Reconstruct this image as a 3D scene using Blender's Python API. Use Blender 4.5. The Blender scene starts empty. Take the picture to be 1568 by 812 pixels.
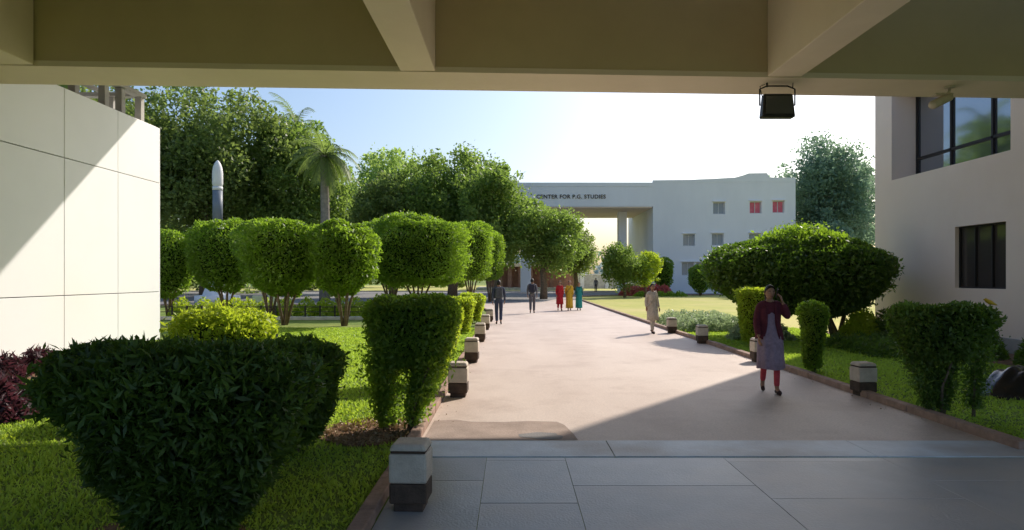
import bpy, math, random
import numpy as np
from mathutils import Vector
random.seed(7)
R = np.random.RandomState(11)
sc = bpy.context.scene
COL = sc.collection

# ------------------------------------------------------------------ materials
def new_mat(name):
    m = bpy.data.materials.new(name); m.use_nodes = True
    nt = m.node_tree; nt.nodes.clear()
    return m, nt, nt.nodes, nt.links

def mat_basic(name, c1, c2=None, scale=3.0, rough=0.8, bump=0.0, bscale=None, detail=6, metal=0.0, spec=0.3, c3=None, scale3=0.4, stretch=None):
    m, nt, N, L = new_mat(name)
    out = N.new('ShaderNodeOutputMaterial'); b = N.new('ShaderNodeBsdfPrincipled')
    L.new(b.outputs[0], out.inputs[0])
    b.inputs['Roughness'].default_value = rough
    b.inputs['Metallic'].default_value = metal
    b.inputs['Specular IOR Level'].default_value = spec
    tc = N.new('ShaderNodeTexCoord')
    vec = tc.outputs['Object']
    if stretch:
        mp = N.new('ShaderNodeMapping'); mp.inputs['Scale'].default_value = stretch
        L.new(vec, mp.inputs[0]); vec = mp.outputs[0]
    if c2 is None: c2 = tuple(x*0.85 for x in c1)
    n = N.new('ShaderNodeTexNoise'); n.inputs['Scale'].default_value = scale; n.inputs['Detail'].default_value = detail
    n.inputs['Roughness'].default_value = 0.65
    L.new(vec, n.inputs['Vector'])
    r = N.new('ShaderNodeValToRGB')
    r.color_ramp.elements[0].position = 0.35; r.color_ramp.elements[1].position = 0.65
    r.color_ramp.elements[0].color = (*c2, 1); r.color_ramp.elements[1].color = (*c1, 1)
    L.new(n.outputs['Fac'], r.inputs[0])
    col = r.outputs[0]
    if c3 is not None:
        n3 = N.new('ShaderNodeTexNoise'); n3.inputs['Scale'].default_value = scale3; n3.inputs['Detail'].default_value = 4
        L.new(tc.outputs['Object'], n3.inputs['Vector'])
        r3 = N.new('ShaderNodeValToRGB'); r3.color_ramp.elements[0].position = 0.45; r3.color_ramp.elements[1].position = 0.68
        L.new(n3.outputs['Fac'], r3.inputs[0])
        mx = N.new('ShaderNodeMix'); mx.data_type = 'RGBA'
        L.new(r3.outputs[0], mx.inputs[0]); L.new(col, mx.inputs[6]); mx.inputs[7].default_value = (*c3, 1)
        col = mx.outputs[2]
    L.new(col, b.inputs['Base Color'])
    if bump > 0:
        nb = N.new('ShaderNodeTexNoise'); nb.inputs['Scale'].default_value = bscale or scale*8; nb.inputs['Detail'].default_value = 8
        L.new(tc.outputs['Object'], nb.inputs['Vector'])
        bp = N.new('ShaderNodeBump'); bp.inputs['Strength'].default_value = bump; bp.inputs['Distance'].default_value = 0.02
        L.new(nb.outputs['Fac'], bp.inputs['Height']); L.new(bp.outputs[0], b.inputs['Normal'])
    return m

def mat_leaf(name, dark, light, trans, tfac=0.35, nscale=1.2, rough=0.5):
    m, nt, N, L = new_mat(name)
    out = N.new('ShaderNodeOutputMaterial')
    geo = N.new('ShaderNodeNewGeometry'); tc = N.new('ShaderNodeTexCoord')
    n = N.new('ShaderNodeTexNoise'); n.inputs['Scale'].default_value = nscale; n.inputs['Detail'].default_value = 3
    L.new(tc.outputs['Object'], n.inputs['Vector'])
    ad = N.new('ShaderNodeMath'); ad.operation = 'MULTIPLY_ADD'; ad.inputs[1].default_value = 0.55
    L.new(geo.outputs['Random Per Island'], ad.inputs[0])
    m2 = N.new('ShaderNodeMath'); m2.operation = 'MULTIPLY_ADD'; m2.inputs[1].default_value = 1.3; m2.inputs[2].default_value = -0.4
    L.new(n.outputs['Fac'], m2.inputs[0]); L.new(m2.outputs[0], ad.inputs[2])
    r = N.new('ShaderNodeValToRGB'); r.color_ramp.elements[0].color = (*dark, 1); r.color_ramp.elements[1].color = (*light, 1)
    r.color_ramp.elements[0].position = 0.1; r.color_ramp.elements[1].position = 0.95
    L.new(ad.outputs[0], r.inputs[0])
    b = N.new('ShaderNodeBsdfPrincipled'); b.inputs['Roughness'].default_value = rough
    b.inputs['Specular IOR Level'].default_value = 0.4
    L.new(r.outputs[0], b.inputs['Base Color'])
    t = N.new('ShaderNodeBsdfTranslucent'); t.inputs[0].default_value = (*trans, 1)
    mx = N.new('ShaderNodeMixShader'); mx.inputs[0].default_value = tfac
    L.new(b.outputs[0], mx.inputs[1]); L.new(t.outputs[0], mx.inputs[2]); L.new(mx.outputs[0], out.inputs[0])
    return m

def mat_glass(name, col=(0.03,0.035,0.04), rough=0.06, metal=0.0):
    m, nt, N, L = new_mat(name)
    out = N.new('ShaderNodeOutputMaterial'); b = N.new('ShaderNodeBsdfPrincipled')
    L.new(b.outputs[0], out.inputs[0])
    b.inputs['Base Color'].default_value = (*col,1); b.inputs['Roughness'].default_value = rough
    b.inputs['Metallic'].default_value = metal
    b.inputs['Specular IOR Level'].default_value = 0.9
    return m

M = {}
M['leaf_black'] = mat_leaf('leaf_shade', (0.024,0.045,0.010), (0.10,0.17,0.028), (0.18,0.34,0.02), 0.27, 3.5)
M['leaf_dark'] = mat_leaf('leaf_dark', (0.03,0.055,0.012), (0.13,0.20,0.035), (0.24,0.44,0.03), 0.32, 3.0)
M['leaf_hedge'] = mat_leaf('leaf_hedge', (0.055,0.10,0.015), (0.21,0.30,0.045), (0.40,0.64,0.04), 0.44, 2.0)
M['leaf_mid'] = mat_leaf('leaf_mid', (0.060,0.10,0.022), (0.22,0.30,0.065), (0.37,0.55,0.09), 0.42, 0.35)
M['leaf_tree'] = mat_leaf('leaf_tree', (0.05,0.08,0.022), (0.20,0.26,0.07), (0.34,0.47,0.10), 0.42, 0.25)
M['leaf_lime'] = mat_leaf('leaf_lime', (0.19,0.26,0.025), (0.42,0.50,0.05), (0.66,0.82,0.05), 0.48, 2.0)
M['leaf_bright'] = mat_leaf('leaf_bright', (0.14,0.22,0.05), (0.34,0.45,0.12), (0.55,0.75,0.18), 0.48, 0.3)
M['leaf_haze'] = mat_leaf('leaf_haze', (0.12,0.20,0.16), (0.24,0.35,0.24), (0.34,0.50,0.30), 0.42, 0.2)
M['leaf_far_haze'] = mat_leaf('leaf_far_haze', (0.40,0.47,0.50), (0.50,0.57,0.57), (0.48,0.56,0.55), 0.35, 0.1)  # pale blue distance haze painted into the leaf colour
M['leaf_purple'] = mat_leaf('leaf_purple', (0.025,0.016,0.024), (0.09,0.04,0.06), (0.2,0.06,0.08), 0.25, 4)
M['leaf_cover'] = mat_leaf('leaf_cover', (0.18,0.25,0.12), (0.42,0.48,0.32), (0.45,0.58,0.28), 0.35, 2)
M['flower_red'] = mat_leaf('flower_red', (0.45,0.08,0.09), (0.75,0.25,0.22), (0.7,0.18,0.15), 0.35, 2)
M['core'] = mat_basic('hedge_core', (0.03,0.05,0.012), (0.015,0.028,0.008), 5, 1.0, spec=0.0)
M['bark'] = mat_basic('bark', (0.22,0.16,0.11), (0.10,0.075,0.05), 9, 0.95, 0.6, 30)
M['palmbark'] = mat_basic('palm_bark', (0.30,0.27,0.22), (0.18,0.16,0.13), 4, 0.95, 0.4, 12)
M['grass'] = mat_basic('lawn_soil', (0.19,0.27,0.045), (0.11,0.17,0.03), 2.2, 0.95, 0.8, 60, c3=(0.26,0.30,0.07), scale3=0.35)
M['blade'] = mat_leaf('grass_blade', (0.14,0.21,0.025), (0.34,0.46,0.07), (0.56,0.78,0.08), 0.45, 0.9)
M['drylawn'] = mat_basic('dry_lawn', (0.50,0.47,0.12), (0.38,0.40,0.09), 0.8, 0.95, 0.6, 40, c3=(0.54,0.47,0.18), scale3=0.15)
M['soil'] = mat_basic('soil', (0.28,0.165,0.095), (0.14,0.08,0.045), 6, 0.95, 0.9, 30)
M['stonecurb'] = mat_basic('kerb_stone', (0.46,0.31,0.24), (0.28,0.19,0.15), 5, 0.9, 0.5, 40)
M['whitekerb'] = mat_basic('kerb_paint', (0.7,0.68,0.62), (0.5,0.47,0.43), 2, 0.85, 0.2, 30)
M['asphalt'] = mat_basic('asphalt', (0.27,0.26,0.26), (0.20,0.195,0.195), 1.2, 0.9, 0.4, 60)
M['cream'] = mat_basic('cream_paint', (0.80,0.69,0.56), (0.74,0.635,0.51), 0.7, 0.85, 0.12, 25)
M['olive'] = mat_basic('coffer_paint', (0.60,0.49,0.31), (0.54,0.44,0.275), 0.5, 0.9, 0.1, 20)
M['panel'] = mat_basic('cladding_panel', (0.84,0.85,0.87), (0.80,0.81,0.83), 0.5, 0.45, 0.03, 8, spec=0.4, c3=(0.82,0.80,0.78), scale3=0.25)
M['dark'] = mat_basic('dark_gap', (0.05,0.045,0.04), None, 3, 0.9)
M['rwall'] = mat_basic('render_wall', (0.92,0.78,0.68), (0.88,0.73,0.63), 0.6, 0.9, 0.15, 30, stretch=(1,1,0.35), c3=(0.86,0.71,0.60), scale3=0.4)
M['pgwall'] = mat_basic('pg_wall', (0.88,0.88,0.90), (0.81,0.81,0.83), 0.25, 0.9, 0.1, 10, stretch=(1,1,0.3))
M['soffit'] = mat_basic('pg_soffit', (0.82,0.66,0.56), (0.74,0.60,0.5), 0.3, 0.9)
M['concrete'] = mat_basic('concrete', (0.46,0.45,0.43), (0.34,0.33,0.31), 1.5, 0.85, 0.3, 40)
M['frame'] = mat_basic('window_frame', (0.035,0.03,0.03), None, 3, 0.5)
M['alframe'] = mat_basic('pale_frame', (0.65,0.65,0.65), None, 3, 0.5)
M['glass'] = mat_glass('window_glass',(0.36,0.40,0.47),0.05,0.85)
M['glassdark'] = mat_glass('dark_window_glass',(0.10,0.085,0.08),0.12,0.3)
M['glasspg'] = mat_glass('grey_glass', (0.28,0.31,0.35), 0.25)
M['curtain'] = mat_basic('red_curtain', (0.78,0.22,0.28), (0.60,0.12,0.18), 2, 0.8)
M['bol_cream'] = mat_basic('bollard_cream', (0.68,0.60,0.50), (0.52,0.45,0.37), 6, 0.85, 0.5, 60)
M['bol_dark'] = mat_basic('bollard_brown', (0.11,0.075,0.055), (0.065,0.045,0.033), 8, 0.8, 0.5, 60)
M['black'] = mat_basic('black_metal', (0.03,0.03,0.03), (0.018,0.018,0.018), 8, 0.45)
M['lampglass'] = mat_glass('lamp_glass', (0.08,0.08,0.08), 0.15)
M['white'] = mat_basic('white_paint', (0.82,0.82,0.81), (0.7,0.7,0.7), 1.2, 0.6)
M['rgrey'] = mat_basic('rocket_grey', (0.20,0.23,0.28), None, 2, 0.5)
M['redbrown'] = mat_basic('redbrown_pillars', (0.38,0.22,0.17), (0.27,0.15,0.12), 2, 0.9)
M['yellow'] = mat_basic('yellow_paint', (0.7,0.42,0.03), None, 2, 0.6)
M['skin'] = mat_basic('skin', (0.36,0.20,0.13), (0.31,0.17,0.11), 6, 0.6)
M['hair'] = mat_basic('hair', (0.016,0.013,0.012), (0.025,0.02,0.018), 30, 0.5)
M['eye'] = mat_basic('eye_white', (0.55,0.53,0.50), None, 3, 0.3)
M['lips'] = mat_basic('lips', (0.28,0.09,0.08), None, 3, 0.5)
def cloth(n, c):
    k = 'cl_'+n
    if k not in M: M[k] = mat_basic('cloth_'+n, c, tuple(x*0.72 for x in c), 14, 0.9, 0.35, 40)
    return M[k]

def mat_road():
    m, nt, N, L = new_mat('road_concrete')
    out = N.new('ShaderNodeOutputMaterial'); b = N.new('ShaderNodeBsdfPrincipled'); L.new(b.outputs[0], out.inputs[0])
    b.inputs['Specular IOR Level'].default_value = 0.35
    tc = N.new('ShaderNodeTexCoord')
    n1 = N.new('ShaderNodeTexNoise'); n1.inputs['Scale'].default_value = 0.35; n1.inputs['Detail'].default_value = 8; n1.inputs['Roughness'].default_value=0.6
    mp = N.new('ShaderNodeMapping'); mp.inputs['Scale'].default_value = (1.6, 0.5, 1)
    L.new(tc.outputs['Object'], mp.inputs[0]); L.new(mp.outputs[0], n1.inputs['Vector'])
    r = N.new('ShaderNodeValToRGB'); e = r.color_ramp.elements
    e[0].position = 0.30; e[0].color = (0.56,0.445,0.375,1); e[1].position = 0.72; e[1].color = (0.70,0.585,0.505,1)
    L.new(n1.outputs['Fac'], r.inputs[0])
    n2 = N.new('ShaderNodeTexNoise'); n2.inputs['Scale'].default_value = 45; n2.inputs['Detail'].default_value = 4
    L.new(tc.outputs['Object'], n2.inputs['Vector'])
    r2 = N.new('ShaderNodeValToRGB'); r2.color_ramp.elements[0].color=(0.88,0.88,0.88,1); r2.color_ramp.elements[1].color=(1.03,1.03,1.03,1)
    r2.color_ramp.elements[0].position=0.35; r2.color_ramp.elements[1].position=0.6
    L.new(n2.outputs['Fac'], r2.inputs[0])
    n4 = N.new('ShaderNodeTexNoise'); n4.inputs['Scale'].default_value = 0.9; n4.inputs['Detail'].default_value = 9; n4.inputs['Roughness'].default_value=0.65
    L.new(tc.outputs['Object'], n4.inputs['Vector'])
    r4 = N.new('ShaderNodeValToRGB'); r4.color_ramp.elements[0].color=(0.82,0.78,0.76,1); r4.color_ramp.elements[1].color=(1,1,1,1)
    r4.color_ramp.elements[0].position=0.28; r4.color_ramp.elements[1].position=0.50
    L.new(n4.outputs['Fac'], r4.inputs[0])
    mx = N.new('ShaderNodeMix'); mx.data_type='RGBA'; mx.blend_type='MULTIPLY'; mx.inputs[0].default_value=1
    L.new(r.outputs[0], mx.inputs[6]); L.new(r2.outputs[0], mx.inputs[7])
    mx2 = N.new('ShaderNodeMix'); mx2.data_type='RGBA'; mx2.blend_type='MULTIPLY'; mx2.inputs[0].default_value=1
    L.new(mx.outputs[2], mx2.inputs[6]); L.new(r4.outputs[0], mx2.inputs[7])
    L.new(mx2.outputs[2], b.inputs['Base Color'])
    b.inputs['Roughness'].default_value = 0.6
    bp = N.new('ShaderNodeBump'); bp.inputs['Strength'].default_value=0.3; bp.inputs['Distance'].default_value=0.01
    L.new(n2.outputs['Fac'], bp.inputs['Height']); L.new(bp.outputs[0], b.inputs['Normal'])
    return m
M['road'] = mat_road()
M['slab'] = mat_basic('floor_slab', (0.44,0.43,0.43), (0.35,0.345,0.345), 1.3, 0.42, 0.25, 50, c3=(0.47,0.42,0.385), scale3=0.9, spec=0.5)
M['slabB'] = mat_basic('floor_slab_b', (0.42,0.415,0.42), (0.34,0.34,0.345), 1.7, 0.38, 0.25, 50, c3=(0.46,0.42,0.39), scale3=1.1, spec=0.5)
M['strip'] = mat_basic('drain_strip', (0.68,0.73,0.79), (0.56,0.60,0.65), 1.8, 0.5, 0.3, 40, c3=(0.46,0.42,0.40), scale3=0.8)
M['patch'] = mat_basic('darker_patch', (0.43,0.33,0.28), (0.31,0.24,0.20), 2.0, 0.85, 0.4, 40)

# ------------------------------------------------------------------ mesh helpers
def empty(name, loc=(0,0,0), rotz=0):
    e = bpy.data.objects.new(name, None); e.location = loc; e.rotation_euler = (0,0,rotz); e.empty_display_size = 0.2
    COL.objects.link(e); return e

def obj(name, verts, faces, mat, parent=None, smooth=False, bevel=0.0):
    me = bpy.data.meshes.new(name); me.from_pydata([tuple(v) for v in verts], [], faces); me.update()
    mats = mat if isinstance(mat, (list, tuple)) else [mat]
    for m_ in mats: me.materials.append(m_)
    if smooth: me.polygons.foreach_set('use_smooth', [True]*len(me.polygons))
    o = bpy.data.objects.new(name, me); COL.objects.link(o)
    if parent: o.parent = parent
    if bevel > 0:
        b = o.modifiers.new('bev','BEVEL'); b.width = bevel; b.segments = 2; b.limit_method='ANGLE'
    return o

def box_vf(x0,x1,y0,y1,z0,z1, tx=0, ty=0):
    v = [(x0,y0,z0),(x1,y0,z0),(x1,y1,z0),(x0,y1,z0),(x0+tx,y0+ty,z1),(x1-tx,y0+ty,z1),(x1-tx,y1-ty,z1),(x0+tx,y1-ty,z1)]
    f = [(0,3,2,1),(4,5,6,7),(0,1,5,4),(1,2,6,5),(2,3,7,6),(3,0,4,7)]
    return v, f
def box(name, x0,x1,y0,y1,z0,z1, mat, parent=None, bevel=0.01, tx=0, ty=0):
    v,f = box_vf(x0,x1,y0,y1,z0,z1,tx,ty); return obj(name, v, f, mat, parent, False, bevel)
def multi(name, boxes, mat, parent=None, bevel=0.0):
    V=[];F=[]
    for b in boxes:
        v,f = box_vf(*b); n=len(V); V+=v; F+=[tuple(i+n for i in q) for q in f]
    return obj(name,V,F,mat,parent,False,bevel)
def sheet(name, pts, z, mat, parent=None):
    return obj(name, [(x,y,z) for x,y in pts], [tuple(range(len(pts)))], mat, parent)

def tube_vf(path, radii, seg=7, flat=1.0):
    V=[];F=[]
    P=[Vector(p) for p in path]
    for i,p in enumerate(P):
        d = (P[min(i+1,len(P)-1)]-P[max(i-1,0)]).normalized()
        a = d.cross(Vector((0,1,0)) if abs(d.y)<0.9 else Vector((1,0,0))).normalized(); b = d.cross(a)
        for k in range(seg):
            t=2*math.pi*k/seg
            V.append(p + a*math.cos(t)*radii[i] + b*math.sin(t)*radii[i]*flat)
    for i in range(len(P)-1):
        for k in range(seg):
            k2=(k+1)%seg
            F.append((i*seg+k,i*seg+k2,(i+1)*seg+k2,(i+1)*seg+k))
    F.append(tuple(range(seg))[::-1]); F.append(tuple((len(P)-1)*seg+k for k in range(seg)))
    return V,F
def tubes(name, lst, mat, parent=None, seg=7):
    V=[];F=[]
    for path,rad in lst:
        v,f=tube_vf(path,rad,seg); n=len(V); V+=v; F+=[tuple(i+n for i in q) for q in f]
    return obj(name,V,F,mat,parent,True)
def lathe_vf(profile, seg=24, cx=0, cy=0, sx=1, sy=1):
    V=[];F=[]
    for r,z in profile:
        for k in range(seg):
            t=2*math.pi*k/seg; V.append((cx+r*sx*math.cos(t),cy+r*sy*math.sin(t),z))
    for i in range(len(profile)-1):
        for k in range(seg):
            k2=(k+1)%seg; F.append((i*seg+k,i*seg+k2,(i+1)*seg+k2,(i+1)*seg+k))
    F.append(tuple(range(seg))[::-1]); F.append(tuple((len(profile)-1)*seg+k for k in range(seg)))
    return V,F

def lump(p, seed, freq):
    rs = np.random.RandomState(seed); s = np.zeros(len(p))
    for k in range(6):
        d = rs.normal(size=3); d/=np.linalg.norm(d); ph=rs.uniform(0,6.28)
        s += np.sin((p@d)*freq*(0.7+0.6*k)+ph)/(1+0.3*k)
    return s/3.4

def leaves(name, P, Nn, size, mat, parent=None, aspect=0.45, droop=0.0, align=0.5, rs=R):
    """cloud of small rhombic leaves: P centres, Nn outward directions"""
    n=len(P)
    t = Nn*align + rs.normal(size=(n,3))*0.6; t[:,2]-=droop
    t/= np.linalg.norm(t,axis=1)[:,None]+1e-9
    u = np.cross(t, rs.normal(size=(n,3))); u/= np.linalg.norm(u,axis=1)[:,None]+1e-9
    w = np.cross(t,u)
    s = size*rs.uniform(0.5,1.35,size=n)[:,None]
    v0 = P - t*s*0.5; v2 = P + t*s*0.5
    mid = P - t*s*0.05 + w*s*0.08
    v1 = mid + u*s*aspect*0.5; v3 = mid - u*s*aspect*0.5
    V = np.stack([v0,v1,v2,v3],axis=1).reshape(-1,3)
    me = bpy.data.meshes.new(name)
    me.vertices.add(4*n); me.vertices.foreach_set('co', V.astype(np.float32).ravel())
    me.loops.add(4*n); me.loops.foreach_set('vertex_index', np.arange(4*n,dtype=np.int32))
    me.polygons.add(n); me.polygons.foreach_set('loop_start', np.arange(0,4*n,4,dtype=np.int32))
    me.polygons.foreach_set('loop_total', np.full(n,4,dtype=np.int32))
    me.update(calc_edges=True); me.materials.append(mat)
    o = bpy.data.objects.new(name, me); COL.objects.link(o)
    if parent: o.parent = parent
    return o

def sq(theta, e):
    return (np.abs(np.cos(theta))**e+np.abs(np.sin(theta))**e)**(-1.0/e)

def hedge(name, cx, cy, prof, sx, sy, n, leaf, mat, stems=None, e=2.0, amp=0.07, freq=5, seed=1, aspect=0.45, core=0.82, stemr=0.03, shell=0.16, stray=0.12, sl=0.10):
    """clipped bush: profile [(z,r)], leafy shell around a dark inner mass plus woody stems"""
    rs = np.random.RandomState(seed)
    E = empty(name, (cx,cy,0))
    zs = np.array([p[0] for p in prof]); r_ = np.array([p[1] for p in prof])
    zz = np.linspace(zs[0], zs[-1], 200); rr = np.interp(zz, zs, r_)
    sr = (sx+sy)/2
    area = rr*np.sqrt(1+np.gradient(rr*sr,zz)**2)+0.02; cdf = np.cumsum(area); cdf/=cdf[-1]
    side = area.sum()*(zz[1]-zz[0])*2*math.pi; cap = math.pi*(r_[-1]**2)*sr; capb = math.pi*(r_[0]**2)*sr
    tot = side+cap+capb
    ns=int(n*side/tot); nt_=int(n*cap/tot); nb=n-ns-nt_
    z = np.interp(rs.uniform(size=ns), cdf, zz); th = rs.uniform(0,2*math.pi,ns)
    def strayf(m): return (rs.uniform(size=m)<stray)*rs.uniform(0,1,m)
    rad = np.interp(z, zz, rr)*sq(th,e); dep = 1-np.abs(rs.normal(size=ns))*shell+strayf(ns)*sl
    slope = np.interp(z, zz, np.gradient(rr,zz))
    P1 = np.stack([rad*dep*np.cos(th)*sx, rad*dep*np.sin(th)*sy, z+rs.normal(size=ns)*0.02],axis=1)
    N1 = np.stack([np.cos(th),np.sin(th),np.clip(-slope*0.8,-1.5,3)+0.25],axis=1)
    def disc(m, zc, rc, sgn):
        th=rs.uniform(0,2*math.pi,m); q=np.sqrt(rs.uniform(size=m))*rc*sq(th,e)
        dz = -sgn*np.abs(rs.normal(size=m))*0.10*rc + sgn*strayf(m)*sl*max(rc*sr,0.4)
        return np.stack([q*np.cos(th)*sx,q*np.sin(th)*sy,zc+dz],axis=1), np.tile([0,0,float(sgn)],(m,1))+rs.normal(size=(m,3))*0.3
    P2,N2 = disc(nt_, zs[-1], r_[-1], 1); P3,N3 = disc(nb, zs[0], r_[0], -1)
    P=np.vstack([P1,P2,P3]); Nn=np.vstack([N1,N2,N3])
    Nn/=np.linalg.norm(Nn,axis=1)[:,None]
    l = lump(P, seed, freq)
    P = P + Nn*(l*amp*r_.max()*sr)[:,None]
    leaves('foliage', P, Nn, leaf, mat, E, aspect, rs=rs)
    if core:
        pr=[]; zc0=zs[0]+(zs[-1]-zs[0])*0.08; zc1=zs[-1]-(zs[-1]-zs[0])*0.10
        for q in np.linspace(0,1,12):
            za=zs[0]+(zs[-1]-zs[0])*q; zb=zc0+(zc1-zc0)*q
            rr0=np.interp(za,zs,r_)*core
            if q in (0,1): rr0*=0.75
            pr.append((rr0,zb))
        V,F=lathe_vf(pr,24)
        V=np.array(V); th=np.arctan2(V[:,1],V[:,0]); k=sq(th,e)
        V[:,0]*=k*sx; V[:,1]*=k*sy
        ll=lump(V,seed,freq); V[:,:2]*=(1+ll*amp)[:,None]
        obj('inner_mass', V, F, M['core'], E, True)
    if stems:
        lst=[]
        for (bx,by,tx_,ty_) in stems:
            zt=zs[0]+(zs[-1]-zs[0])*0.5
            p=[(bx,by,-0.03),(bx*0.7+tx_*0.3+rs.normal()*0.02,by*0.7+ty_*0.3,zt*0.35),(bx*0.3+tx_*0.7,by*0.3+ty_*0.7+rs.normal()*0.02,zt*0.7),(tx_,ty_,zt)]
            lst.append((p,[stemr,stemr*0.8,stemr*0.6,stemr*0.35]))
        tubes('stems', lst, M['bark'], E)
    return E

def tree(name, cx, cy, H, cz, rx, ry, rz, nb, n, leaf, mat, tr=0.3, seed=1, br=(0.28,0.42), lean=0.0, limbs=True, fz=0.24):
    rs=np.random.RandomState(seed); E=empty(name,(cx,cy,0))
    C=[];Rr=[]
    for i in range(nb):
        d=rs.normal(size=3); d/=np.linalg.norm(d)
        q=rs.uniform(0.35,0.86)
        if d[2]<-0.3: q*=0.7
        C.append([d[0]*rx*q+lean, d[1]*ry*q, cz+d[2]*rz*q]); Rr.append(rs.uniform(*br)*min(rx,rz*1.1))
    for i in range(nb*2):
        d=rs.normal(size=3); d/=np.linalg.norm(d)
        if d[2]<-0.5: continue
        q=rs.uniform(0.88,1.03); C.append([d[0]*rx*q+lean, d[1]*ry*q, cz+d[2]*rz*q]); Rr.append(rs.uniform(0.09,0.18)*min(rx,rz))
    C=np.array(C);Rr=np.array(Rr); K=len(C)
    w=Rr**2/np.sum(Rr**2); idx=rs.choice(K,size=n,p=w)
    d=rs.normal(size=(n,3)); d/=np.linalg.norm(d,axis=1)[:,None]
    d[:,2]=np.where(rs.uniform(size=n)<0.35,np.abs(d[:,2]),d[:,2])
    q=1-rs.normal(size=n)*fz
    P=C[idx]+d*(Rr[idx]*q)[:,None]
    P+= d*(lump(P,seed,4.0/max(Rr.mean(),0.5))*0.4*Rr[idx])[:,None]
    P[:,2]=np.maximum(P[:,2],0.15)
    leaves('crown_foliage',P,d,leaf,mat,E,0.6,rs=rs)
    lst=[]
    zt=cz-rz*0.35
    lst.append(([(0,0,-0.1),(0.05,0.02,zt*0.35),(-0.06+lean*0.3,0.03,zt*0.7),(lean*0.6,0,zt),(lean,0,cz+rz*0.3)],[tr*1.25,tr,tr*0.85,tr*0.7,tr*0.25]))
    if limbs:
        for i in range(min(nb,12)):
            c=C[i]; s=zt*rs.uniform(0.65,1.0)
            m=((c[0])*0.5,(c[1])*0.5,s+(c[2]-s)*0.6)
            lst.append(([(lean*0.5,0,s),m,tuple(c)],[tr*0.45,tr*0.28,tr*0.08]))
    tubes('trunk_and_limbs',lst,M['bark'],E)
    return E

def palm(name,cx,cy,H,seed,fl=3.2,nf=22,tr=0.28):
    rs=np.random.RandomState(seed); E=empty(name,(cx,cy,0))
    path=[(math.sin(i*0.4)*0.06,0,H*i/10) for i in range(11)]
    rad=[tr*(1.25-0.45*i/10) + (0.015 if i%2 else 0) for i in range(11)]
    tubes('trunk',[(path,rad)],M['palmbark'],E,10)
    V=[];F=[];ra=[]
    for k in range(nf):
        a=2*math.pi*k/nf*2.4+rs.uniform(-.2,.2); el=rs.uniform(-0.8,1.3); L=fl*rs.uniform(0.75,1.1)
        p=Vector((0,0,H)); d=Vector((math.cos(a)*math.cos(el),math.sin(a)*math.cos(el),math.sin(el)))
        pts=[p.copy()]
        for s in range(12):
            p=p+d*(L/12); d=(d+Vector((0,0,-0.17))).normalized(); pts.append(p.copy())
        ra.append(([tuple(q) for q in pts[::2]],[0.035,0.03,0.025,0.02,0.015,0.01,0.006]))
        for s in range(1,13):
            tdir=(pts[s]-pts[s-1]).normalized(); side=tdir.cross(Vector((0,0,1))).normalized()
            for sg in (-1,1):
                for h in (0,0.33,0.66):
                    b=pts[s-1].lerp(pts[s],h); ll=0.80*math.sin(math.pi*min(0.97,(s+h)/13.5))+0.15
                    tip=b+(side*sg*0.8+tdir*0.55+Vector((0,0,-0.45+rs.uniform(-.2,.15)))).normalized()*ll
                    wv=tdir*0.04; n=len(V)
                    V+= [b-wv,b+wv,tip]; F.append((n,n+1,n+2))
    obj('fronds',V,F,M['leaf_tree'],E)
    tubes('frond_stalks',ra,M['leaf_tree'],E,4)
    return E

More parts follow.
